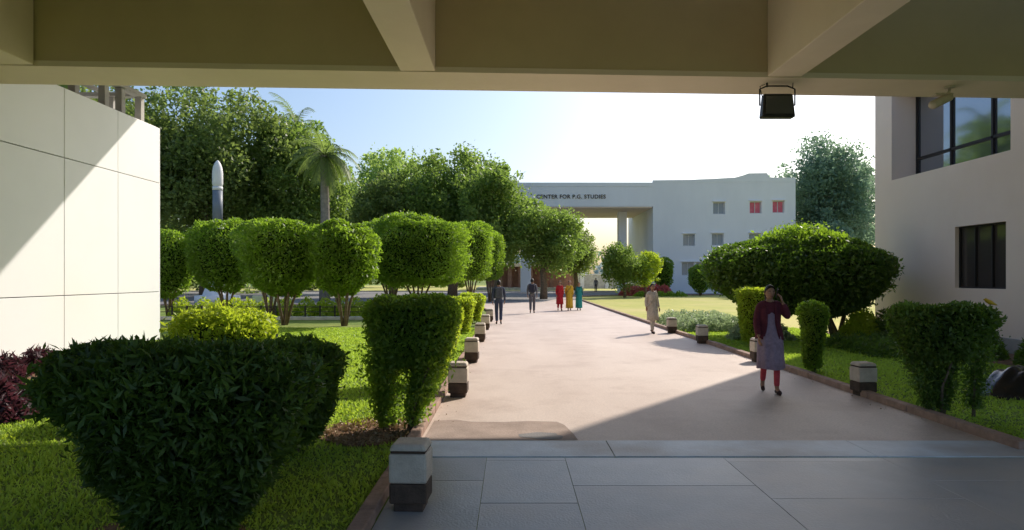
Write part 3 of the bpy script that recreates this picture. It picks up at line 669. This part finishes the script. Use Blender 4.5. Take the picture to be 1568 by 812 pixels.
cover('low_fern_plants',[(10.2,12.8),(10.6,13.6),(10.3,15),(10.8,17),(11.1,18.2),(10.6,19.4)],0.5,0.9,7000,0.16,M['leaf_dark'],55,0.25)
cover('lime_shrub',[(10.0,19.6),(10.5,20.4)],0.6,0.9,5000,0.1,M['leaf_lime'],53,0.5)
cover('purple_leaf_plant',[(-6.75,9.0),(-6.45,8.5),(-7.1,9.3)],0.42,0.5,2600,0.24,M['leaf_purple'],56,0.2)
cover('purple_leaf_plant',[(-8.8,11.0),(-9,12.0),(-8.7,10.2),(-9.0,13)],0.45,0.45,2600,0.22,M['leaf_purple'],57,0.2)
cover('flowering_shrub',[(11.2+0.7*i,66) for i in range(6)],0.9,1.1,5000,0.22,M['flower_red'],58,0.6)
cover('flowering_shrub',[(12.0+0.9*i,63.5) for i in range(5)],0.7,0.5,1500,0.22,M['leaf_hedge'],59,0.6)
cover('shrub_bed',[(-15+0.8*i,31+0.5*math.sin(i)) for i in range(11)],0.6,0.9,9000,0.14,M['leaf_lime'],60,0.5)

# ------------------------------------------------------------------ topiary standards
def topiary(x,y,zb,zt,rx,ry,seed,n=16000,leaf=0.14,e=2.1,mat='leaf_hedge',name='topiary_tree',flat=0):
    h=zt-zb
    st=[(0,0,-rx*.55,0),(0.05,0.05,rx*.55,.1),(0,0.05,0,ry*.4),(-.05,0,-rx*.2,-ry*.3),(0.03,0,rx*.25,-ry*.3)]
    prof=[(zb,0.30),(zb+h*.12,0.60),(zb+h*.3,0.86),(zb+h*.55,1.0),(zb+h*.78,.97),(zb+h*.92,0.78),(zt,0.42)]
    if flat: prof=[(zb,0.60),(zb+h*.1,0.84),(zb+h*.35,0.98),(zb+h*.75,1.0),(zb+h*.92,0.88),(zt,0.55)]
    return hedge(name,x,y,prof,rx,ry,n,leaf,M[mat],st,e=e,amp=0.20,freq=2.8,seed=seed,stemr=0.06,core=0.72,shell=0.13,stray=.35,sl=.14)
topiary(-6.15,25,1.15,3.75,1.28,1.3,61)
topiary(-8.5,25.5,1.15,3.8,1.5,1.3,62)
topiary(-13.0,31,1.2,4.3,1.6,1.4,63)
topiary(-15.6,31,0.9,3.9,1.0,1.0,64,9000)
topiary(-10.3,29,1.3,4.2,1.4,1.3,65,12000)
topiary(-4.55,33,1.5,4.6,2.4,1.7,66,30000,e=2.4,flat=1)
topiary(-2.5,41,1.6,5.0,1.35,1.3,67,12000,e=2.4,flat=1)
topiary(-1.6,49,1.7,5.0,1.05,1.2,68,9000,flat=1)
topiary(-6.4,36,1.6,4.8,1.9,1.5,69,14000)
topiary(20.5,58,0.4,2.9,1.4,1.4,70,6000,0.16)
topiary(18.2,66,0.4,2.9,1.2,1.2,71,5000,0.16)
topiary(15.2,68.5,0.6,3.7,1.0,1.0,72,5000,0.18)

# ------------------------------------------------------------------ trees
tree('broadleaf_tree',-27,60,18,11.2,7.4,6,7.6,36,50000,0.36,M['leaf_tree'],0.45,81)
tree('broadleaf_tree',-20.5,64,16,9.0,5.4,5,7.2,28,34000,0.36,M['leaf_mid'],0.4,82)
tree('broadleaf_tree',-34,56,17,10.5,6,6,7.5,26,24000,0.38,M['leaf_tree'],0.4,83)
tree('broadleaf_tree',-13.6,78,16,9.6,5.0,5,6.8,26,22000,0.38,M['leaf_bright'],0.35,84)
tree('broadleaf_tree',-5.4,62,12,7.5,5.6,5,5.9,36,42000,0.32,M['leaf_mid'],0.4,85,(0.3,0.42))
tree('broadleaf_tree',-1.2,58,10,6.0,3.9,4.0,4.9,30,32000,0.30,M['leaf_mid'],0.35,94,(0.3,0.42))
tree('broadleaf_tree',2.6,56,8.5,4.4,3.2,3.2,2.9,22,20000,0.25,M['leaf_mid'],0.28,86,(0.3,0.42))
tree('broadleaf_tree',-10.5,60,9,6.0,3.6,3,4.8,20,18000,0.30,M['leaf_tree'],0.3,87)
tree('broadleaf_tree',8.6,92,9,5.0,3.6,3,3.9,18,12000,0.3,M['leaf_tree'],0.3,88)
tree('broadleaf_tree',9.9,60,4.8,2.6,1.95,1.8,2.1,16,13000,0.19,M['leaf_mid'],0.12,89,(0.36,0.5))
tree('broadleaf_tree',11.9,61,4.2,2.3,1.4,1.3,1.6,12,8000,0.19,M['leaf_lime'],0.1,90,(0.36,0.5))
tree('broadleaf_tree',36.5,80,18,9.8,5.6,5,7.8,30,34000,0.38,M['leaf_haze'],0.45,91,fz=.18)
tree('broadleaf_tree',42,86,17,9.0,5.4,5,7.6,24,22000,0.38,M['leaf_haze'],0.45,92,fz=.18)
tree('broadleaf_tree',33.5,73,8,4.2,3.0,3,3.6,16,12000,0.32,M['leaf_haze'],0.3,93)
palm('palm_tree',-14.0,51,10.9,94,3.3,30,0.34)
palm('palm_tree',-20.8,66,16.4,95,4.6,26,0.34)
def mass(name,xs,y,hmin,hmax,n,leaf,mat,seed,rr=4):
    rs=np.random.RandomState(seed); C=[];Q=[]
    for x in xs:
        h=rs.uniform(hmin,hmax)
        for k in range(4):
            C.append([x+rs.uniform(-rr,rr),y+rs.uniform(-rr,rr),h*rs.uniform(0.25,0.78)]); Q.append(h*rs.uniform(0.22,0.34))
    C=np.array(C);Q=np.array(Q); idx=rs.choice(len(C),size=n,p=Q**2/np.sum(Q**2)); d=rs.normal(size=(n,3)); d/=np.linalg.norm(d,axis=1)[:,None]
    P=C[idx]+d*(Q[idx]*(1-np.abs(rs.normal(size=n))*0.15))[:,None]; P[:,2]=np.maximum(P[:,2],0.05)
    leaves(name,P,d,leaf,mat,None,0.65,rs=rs)
mass('distant_trees',np.arange(-260,300,6),235,10,15,36000,1.4,M['leaf_far_haze'],98,6)
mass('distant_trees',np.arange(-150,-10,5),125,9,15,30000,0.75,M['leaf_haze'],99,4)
mass('distant_trees',np.arange(-70,-6,2.5),92,3,6.5,22000,0.45,M['leaf_tree'],100,2)
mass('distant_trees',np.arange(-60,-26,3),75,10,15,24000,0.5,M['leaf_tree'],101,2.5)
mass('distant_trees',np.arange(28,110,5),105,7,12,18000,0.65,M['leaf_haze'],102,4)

# ------------------------------------------------------------------ people
def skin_mesh(name, pts, edges, radii, mat, parent, root=0, sub=2):
    me=bpy.data.meshes.new(name); me.from_pydata([tuple(p) for p in pts],edges,[]); me.update()
    o=bpy.data.objects.new(name,me); COL.objects.link(o)
    md=o.modifiers.new('skin','SKIN'); md.use_smooth_shade=True
    sv=me.skin_vertices[0].data
    for i,r in enumerate(radii):
        sv[i].radius = r if isinstance(r,tuple) else (r,r)
        sv[i].use_root = (i==root)
    s=o.modifiers.new('sub','SUBSURF'); s.levels=sub; s.render_levels=sub
    dg=bpy.context.evaluated_depsgraph_get(); em=bpy.data.meshes.new_from_object(o.evaluated_get(dg))
    bpy.data.objects.remove(o); em.name=name
    em.materials.clear(); em.materials.append(mat)
    em.polygons.foreach_set('use_smooth',[True]*len(em.polygons))
    o=bpy.data.objects.new(name,em); COL.objects.link(o); o.parent=parent
    return o

def head(parent, c, yaw=0, tilt=0, hair='long', s=1.0, skin=None):
    H=empty('head',c,yaw); H.parent=parent; H.rotation_euler=(tilt,0,yaw); H.scale=(s,s,s)
    V=[];F=[];nu,nv=28,20
    for j in range(nv+1):
        ph=math.pi*j/nv
        for i in range(nu):
            th=2*math.pi*i/nu; x=math.sin(ph)*math.sin(th); y=-math.sin(ph)*math.cos(th); z=math.cos(ph)
            X=x*0.072; Y=y*0.092; Zz=z*0.112
            if z<0: X*=1-0.30*(-z)**1.3; Y*= (1-0.12*(-z)) if y<0 else (1-0.45*(-z))
            if y<0:
                Y-=0.024*math.exp(-((x*0.072)/0.011)**2-((Zz+0.018)/0.018)**2)
                Y-=0.006*math.exp(-((Zz-0.03)/0.012)**2)*max(0,-y)
                for sx in(-1,1): Y+=0.010*math.exp(-((X-sx*0.030)/0.014)**2-((Zz-0.008)/0.010)**2)
                Y-=0.006*math.exp(-((X)/0.02)**2-((Zz+0.052)/0.012)**2)
                Y-=0.008*math.exp(-((X)/0.02)**2-((Zz+0.095)/0.016)**2)
            V.append((X,Y,Zz))
    for j in range(nv):
        for i in range(nu):
            i2=(i+1)%nu; F.append((j*nu+i,(j+1)*nu+i,(j+1)*nu+i2,j*nu+i2))
    obj('face',V,F,skin or M['skin'],H,True)
    for sx in(-1,1):
        V,F=lathe_vf([(0.001,-0.006),(0.008,-0.004),(0.0105,0),(0.008,0.004),(0.001,0.006)],12,sx*0.029,-0.078,1,0.6); V=[(x,y,z+0.008) for x,y,z in V]
        obj('eye_%s'%('l' if sx>0 else 'r'),V,F,M['eye'],H,True)
        V,F=lathe_vf([(0.001,-0.006),(0.006,0),(0.001,0.006)],10,sx*0.029,-0.0825,1,0.6); V=[(x,y,z+0.008) for x,y,z in V]
        obj('pupil',V,F,M['hair'],H,True)
        V,F=tube_vf([(sx*0.014,-0.087,0.026),(sx*0.03,-0.086,0.031),(sx*0.046,-0.074,0.026)],[0.003,0.004,0.002],6); obj('eyebrow',V,F,M['hair'],H,True)
        V,F=tube_vf([(sx*0.070,0.008,-0.028),(sx*0.078,0.012,0.0),(sx*0.079,0.018,0.022),(sx*0.071,0.012,0.028)],[0.007,0.009,0.010,0.005],8); obj('ear',V,F,skin or M['skin'],H,True)
    V,F=tube_vf([(-0.022,-0.086,-0.051),(-0.008,-0.094,-0.049),(0.008,-0.094,-0.049),(0.022,-0.086,-0.051)],[0.002,0.005,0.005,0.002],8); obj('mouth',V,F,M['lips'],H,True)
    V=[];F=[]
    for j in range(nv+1):
        ph=math.pi*j/nv
        for i in range(nu):
            th=2*math.pi*i/nu; x=math.sin(ph)*math.sin(th); y=-math.sin(ph)*math.cos(th); z=math.cos(ph)
            zmin = -0.55 if y>0.1 else (-0.25+ (0.1-y)*1.05)
            inside = z<zmin
            zz=max(z,zmin)
            k=0.93 if inside else 1.0
            thick=1.0 if y>0 else 1.0-0.06*(-y)
            V.append((x*0.081*k*thick,y*0.102*k*thick+0.005,zz*0.122+0.001))
    for j in range(nv):
        for i in range(nu):
            i2=(i+1)%nu; F.append((j*nu+i,(j+1)*nu+i,(j+1)*nu+i2,j*nu+i2))
    F=[f for f in F if not all(V[q][1]<-0.02 and V[q][2]<0.058 for q in f)]
    obj('hair',V,F,M['hair'],H,True)
    if hair=='long':
        V,F=tube_vf([(0,0.075,-0.01),(0,0.10,-0.08),(0,0.105,-0.18),(0,0.11,-0.30),(0,0.10,-0.42)],[0.05,0.045,0.04,0.032,0.012],12); obj('hair_plait',V,F,M['hair'],H,True)
    if hair=='bun':
        V,F=tube_vf([(0,0.085,0.01),(0,0.115,0.0),(0,0.145,-0.01)],[0.02,0.045,0.015],12); obj('hair_bun',V,F,M['hair'],H,True)
    return H

def hand(parent,wr,direction,palmn,curl=0.5,side=1,mat=None):
    d=Vector(direction).normalized(); n=Vector(palmn).normalized(); s=d.cross(n).normalized()*side; n=s.cross(d).normalized()*side
    w=Vector(wr)
    V,F=tube_vf([tuple(w-d*0.01),tuple(w+d*0.03),tuple(w+d*0.07),tuple(w+d*0.092)],[0.024,0.036,0.040,0.034],12)
    V=[Vector(v) for v in V]; V=[v-n*((v-w).dot(n))*0.55 for v in V]
    obj('palm',V,F,mat or M['skin'],parent,True)
    for k,(off,ln) in enumerate([(-0.028,0.066),(-0.009,0.078),(0.010,0.072),(0.028,0.056)]):
        b=w+d*0.078+s*off; p=[b]; dd=d.copy()
        for q in range(3):
            dd=(dd+n*curl*0.55).normalized(); p.append(p[-1]+dd*ln/3*(1.15-0.15*q))
        V,F=tube_vf([tuple(x) for x in p],[0.0095,0.0088,0.008,0.0055],8); obj('finger_%d'%(k+1),V,F,mat or M['skin'],parent,True)
    b=w+d*0.03-s*0.03; dd=(d*0.7-s*0.75+n*0.25).normalized(); p=[b]
    for q in range(3): p.append(p[-1]+dd*0.022); dd=(dd+d*0.25+n*0.15*curl).normalized()
    V,F=tube_vf([tuple(x) for x in p],[0.012,0.0105,0.0095,0.006],8); obj('thumb',V,F,mat or M['skin'],parent,True)

def garment(name,parent,rings,mat,seg=40,folds=9,amp=0.012,seed=0):
    V=[];F=[]; rs=np.random.RandomState(seed); ph=rs.uniform(0,6.28)
    n=len(rings)
    for j,(cx,cy,z,rx,ry) in enumerate(rings):
        g=j/(n-1)
        for k in range(seg):
            t=2*math.pi*k/seg; f=1+ (amp/max(rx,0.05))*g*(math.sin(folds*t+ph)+0.5*math.sin((folds*1.6//1)*t+ph*2))
            V.append((cx+rx*f*math.cos(t),cy+ry*f*math.sin(t),z+0.008*g*math.sin(3*t+ph)))
    for j in range(n-1):
        for k in range(seg):
            k2=(k+1)%seg; F.append((j*seg+k,j*seg+k2,(j+1)*seg+k2,(j+1)*seg+k))
    o=obj(name,V,F,mat,parent,True); so=o.modifiers.new('s','SOLIDIFY'); so.thickness=0.006
    return o

def person(name,x,y,face,h,top,legs,kind,hair,stride=1.0,flip=1,arms=None,tunic=None,tunic_len=0.5,backpack=None,shoe=(0.03,0.02,0.02),female=True,headyaw=0,tilt=0,dup=None,openfront=None,phone=False):
    E=empty(name,(x,y,0.006),face); s=h/1.66; E.scale=(s,s,s)
    sw=0.145 if female else 0.175; st=stride; f=flip
    J=dict(pelvis=(0,0,.93),waist=(0,-.005,1.06),chest=(0,-.01,1.24),neckb=(0,0,1.37),neck=(0,-.008,1.43),skull=(0,-.012,1.50),
      sl=(sw,0,1.335),sr=(-sw,0,1.335),
      el=(sw+.05,.02+.06*st*f,1.08),er=(-sw-.05,.02-.06*st*f,1.08),
      wl=(sw+.05,-.06+.10*st*f,.85),wr=(-sw-.05,-.06-.16*st*f,.86),
      hl=(.08,0,.86),hr=(-.08,0,.86))
    fwd=dict(k=(-.17*st-.01),a=-.24*st,az=.085,t=-.24*st-.14,tz=.035)
    bck=dict(k=(-.02*st),a=.24*st,az=.085+.07*st,t=.24*st-.12,tz=.03)
    for sd,q in (('l',fwd if f>0 else bck),('r',bck if f>0 else fwd)):
        sx=.08 if sd=='l' else -.08
        J['k'+sd]=(sx*1.0,q['k'],.49); J['a'+sd]=(sx*.85,q['a'],q['az']); J['t'+sd]=(sx*1.1,q['t'],q['tz'])
    if arms: J.update(arms)
    order=['pelvis','waist','chest','neckb','neck','skull','sl','el','wl','sr','er','wr','hl','kl','al','tl','hr','kr','ar','tr']
    ix={k:i for i,k in enumerate(order)}
    ed=[('pelvis','waist'),('waist','chest'),('chest','neckb'),('neckb','neck'),('neck','skull'),('neckb','sl'),('sl','el'),('el','wl'),('neckb','sr'),('sr','er'),('er','wr'),('pelvis','hl'),('hl','kl'),('kl','al'),('al','tl'),('pelvis','hr'),('hr','kr'),('kr','ar'),('ar','tr')]
    rad=dict(pelvis=.10,waist=.09,chest=.10,neckb=.062,neck=.046,skull=.045,sl=.045,el=.036,wl=.025,sr=.045,er=.036,wr=.025,hl=.075,kl=.05,al=.034,tl=.026,hr=.075,kr=.05,ar=.034,tr=.026)
    skin_mesh('body',[J[k] for k in order],[(ix[a],ix[b]) for a,b in ed],[rad[k] for k in order],M['skin'],E)
    tm=cloth(name+'top%s'%round(top[0],3),top); lm=cloth('legs%s%s'%(round(legs[0],3),round(legs[2],3)),legs)
    def sub(o1,e1,r1,nm,mat,trim=None):
        i2={k:i for i,k in enumerate(o1)}; P=[J[k] if k in J else trim[k] for k in o1]
        skin_mesh(nm,P,[(i2[a],i2[b]) for a,b in e1],r1,mat,E)
    lerp=lambda a,b,t: tuple(a[i]+(b[i]-a[i])*t for i in range(3))
    tr_=dict(cl=lerp(J['el'],J['wl'],.9),cr=lerp(J['er'],J['wr'],.9),nb2=(0,0,1.375),belly=(0,0,.93 if tunic else .84),w2=(0,0,1.03),kl2=lerp(J['kl'],J['al'],.97),kr2=lerp(J['kr'],J['ar'],.97))
    lo=1.15 if openfront else 1.0
    sub(['waist','chest','nb2','sl','el','cl','sr','er','cr','belly'],[('waist','chest'),('chest','nb2'),('nb2','sl'),('sl','el'),('el','cl'),('nb2','sr'),('sr','er'),('er','cr'),('waist','belly')],
        [.12,.135,.072,.066*lo,.054*lo,.043*lo,.066*lo,.054*lo,.043*lo,.125 if tunic else .165],'upper_garment',tm,tr_)
    w1=.056 if kind=='leggings' else .070; w2=.043 if kind=='leggings' else .06
    hp=.078 if tunic else .095
    sub(['pelvis','w2','hl','kl','kl2','hr','kr','kr2'],[('w2','pelvis'),('pelvis','hl'),('hl','kl'),('kl','kl2'),('pelvis','hr'),('hr','kr'),('kr','kr2')],
        [.10 if tunic else .12,.09,hp,w1,w2,hp,w1,w2],'trousers',lm,tr_)
    sm=cloth('shoe%s'%round(shoe[0],3),shoe)
    for sd in 'lr':
        a=Vector(J['a'+sd]); t_=Vector(J['t'+sd])
        heel=a+Vector((0,.035,-.045)); heel.z=max(heel.z,0.03); toe=t_+Vector((0,-.03,-.0)); toe.z=max(toe.z,.022)
        V,F=tube_vf([tuple(heel+Vector((0,.015,0))),tuple(heel),tuple(heel.lerp(toe,.5)),tuple(heel.lerp(toe,.85)),tuple(toe)],[.015,.033,.038,.036,.014],12,0.8); obj('shoe_'+sd,V,F,sm,E,True)
    if tunic:
        um=cloth('tunic%s%s'%(round(tunic[0],3),round(tunic[2],3)),tunic); z1=1.06-tunic_len; mid=(J['kl'][1]+J['kr'][1])/2
        sp=0.5*abs(J['kl'][1]-J['kr'][1])
        asp=0.5*abs(J['al'][1]-J['ar'][1])
        hem_y = 0.13+sp*0.6+ (asp*0.7 if tunic_len>0.75 else asp*0.25)
        o_=.92 if openfront else 1.0
        garment('tunic',E,[(0,0,1.375,.075*o_,.065*o_),(0,0,1.345,.125*o_,.085*o_),(0,-.005,1.29,.148*o_,.112*o_),(0,-.01,1.2,.150*o_,.122*o_),(0,0,1.06,.140,.118),(0,0,.95,.166,.142),(0,mid*.3,.86,.176,.150),(0,mid*.6,(.86+z1)/2,.182,(.150+hem_y)/2),(0,mid,z1,.195,hem_y)],um,seed=int(x*10)+3)
    if openfront:
        om=cloth('cardigan%s'%round(openfront[0],3),openfront)
        V=[];F=[];seg=36;rings=[(1.395,.07,.062,.35),(1.36,.128,.094,.40),(1.31,.166,.126,.36),(1.22,.172,.142,.32),(1.08,.166,.146,.36),(.98,.188,.164,.42),(.90,.202,.176,.50),(.83,.212,.186,.58)]
        for (z,rx,ry,gp) in rings:
            for k in range(seg+1):
                t=-math.pi/2+gp+ (2*math.pi-2*gp)*k/seg; w=1+0.025*math.sin(9*t)*(1.37-z)*2
                V.append((rx*w*math.cos(t),ry*w*math.sin(t),z+.01*math.sin(4*t)))
        for j in range(len(rings)-1):
            for k in range(seg): F.append((j*(seg+1)+k,j*(seg+1)+k+1,(j+1)*(seg+1)+k+1,(j+1)*(seg+1)+k))
        o=obj('cardigan',V,F,om,E,True); so=o.modifiers.new('s','SOLIDIFY'); so.thickness=0.014; so.offset=1
    if dup:
        dm=cloth('drape%s%s'%(round(dup[0],3),round(dup[1],3)),dup)
        V=[];F=[]
        pth=[(.165,.13,.70),(.155,.14,1.0),(.13,.11,1.30),(.10,.0,1.405),(.06,-.12,1.29),(-.06,-.155,1.12),(-.16,-.10,.98),(-.17,.05,.93)]
        for i,p in enumerate(pth):
            for q in (-1,-.33,.33,1):
                V.append((p[0]*1.04+q*.055,p[1]*1.06-0.006*abs(q),p[2]+q*.06))
        for i in range(len(pth)-1):
            for q in range(3): F.append((i*4+q,i*4+q+1,(i+1)*4+q+1,(i+1)*4+q))
        o=obj('drape',V,F,dm,E,True); o.modifiers.new('u','SUBSURF').levels=2; so=o.modifiers.new('s','SOLIDIFY'); so.thickness=0.008
    if backpack:
        bm=cloth('bag%s'%round(backpack[0],3),backpack)
        box('backpack',-.15,.15,.12,.27,.98,1.38,bm,E,0.05,0.02,0.02)
        tubes('backpack_straps',[([(sx*.10,.13,1.34),(sx*.10,.03,1.405),(sx*.11,-.09,1.35),(sx*.12,-.145,1.22),(sx*.15,-.05,1.06),(sx*.13,.12,1.03)],[.018]*6) for sx in(-1,1)],bm,E,6)
    for sd in 'lr':
        e_=Vector(J['e'+sd]); w_=Vector(J['w'+sd]); d=(w_-e_)
        if phone and sd=='l':
            hand(E,w_,d,(-1,0.25,0.1),0.55,1)
            b=Vector((.098,-.06,1.535)); V,F=box_vf(-.005,.005,-.036,.036,-.072,.072)
            o=obj('phone',V,F,M['hair'],E,False,.003); o.location=b; o.rotation_euler=(0.4,0.1,0)
        else: hand(E,w_,d,(-1 if sd=='l' else 1,0,0),0.5,1 if sd=='l' else -1)
    head(E,(0,-.022,1.54),headyaw,tilt,hair)
    return E

PI=math.pi
person('walking_woman',3.98,10.55,-0.15,1.66,(0.12,0.025,0.04),(0.55,0.07,0.09),'leggings','long',0.72,1,
       arms=dict(el=(.27,-.06,1.15),wl=(.172,-.085,1.40)),tunic=(0.34,0.26,0.35),tunic_len=.68,openfront=(0.12,0.025,0.04),shoe=(0.05,0.03,0.03),tilt=0.10,headyaw=0.1,phone=True)
person('walking_woman',4.45,21.7,0.35,1.58,(0.62,0.53,0.44),(0.62,0.54,0.46),'salwar','long',0.6,-1,tunic=(0.62,0.53,0.44),tunic_len=.62,dup=(0.64,0.56,0.49))
person('walking_man',-0.5,25.8,PI+0.05,1.68,(0.07,0.085,0.13),(0.05,0.065,0.12),'trousers','short',0.8,1,backpack=(0.09,0.10,0.12),female=False)
person('walking_man',1.0,33.8,PI-0.1,1.72,(0.15,0.15,0.17),(0.10,0.10,0.13),'trousers','short',0.8,-1,backpack=(0.04,0.04,0.06),female=False)
person('walking_woman',2.55,36.5,0.1,1.60,(0.48,0.025,0.035),(0.40,0.03,0.04),'salwar','long',0.6,1,tunic=(0.48,0.025,0.035),tunic_len=.7,dup=(0.50,0.04,0.05))
person('walking_woman',3.07,36.6,0.0,1.60,(0.66,0.42,0.04),(0.60,0.38,0.04),'salwar','bun',0.5,-1,tunic=(0.66,0.42,0.04),tunic_len=.92,dup=(0.14,0.20,0.07))
person('walking_woman',3.62,36.9,-0.1,1.52,(0.03,0.15,0.17),(0.03,0.28,0.28),'salwar','long',0.5,1,tunic=(0.03,0.28,0.28),tunic_len=.92,dup=(0.03,0.22,0.22))
person('walking_man',10.2,83,PI,1.70,(0.12,0.13,0.16),(0.05,0.05,0.07),'trousers','short',0.7,1,female=False)

# ------------------------------------------------------------------ camera, sun, sky
cam=bpy.data.cameras.new('camera'); co=bpy.data.objects.new('camera',cam); COL.objects.link(co)
cam.lens=24.0; cam.sensor_width=36; cam.clip_end=3000; cam.clip_start=0.05
co.location=(0,0,1.78); co.rotation_euler=(math.radians(90),0,0); cam.shift_y=0.0121
sc.camera=co
az=math.radians(38); el=math.radians(33.8)
S=Vector((math.sin(az)*math.cos(el),math.cos(az)*math.cos(el),math.sin(el)))
sun=bpy.data.lights.new('sun','SUN'); so=bpy.data.objects.new('sun',sun); COL.objects.link(so)
sun.energy=5.0; sun.angle=math.radians(0.6); sun.color=(1.0,0.90,0.78)
so.rotation_euler=S.to_track_quat('Z','Y').to_euler()
w=bpy.data.worlds.new('World'); sc.world=w; w.use_nodes=True; nt=w.node_tree
bg=nt.nodes['Background']; sky=nt.nodes.new('ShaderNodeTexSky'); sky.sky_type='NISHITA'; sky.sun_disc=False
sky.sun_elevation=el; sky.sun_rotation=az; sky.air_density=1.3; sky.dust_density=2.6; sky.ozone_density=2.6
tint=nt.nodes.new('ShaderNodeMix'); tint.data_type='RGBA'; tint.blend_type='MULTIPLY'; tint.inputs[0].default_value=1.0
tint.inputs[7].default_value=(0.93,0.99,1.12,1)
nt.links.new(sky.outputs[0],tint.inputs[6]); nt.links.new(tint.outputs[2],bg.inputs[0]); bg.inputs[1].default_value=0.15
sc.view_settings.view_transform='Standard'; sc.view_settings.look='None'; sc.view_settings.exposure=0
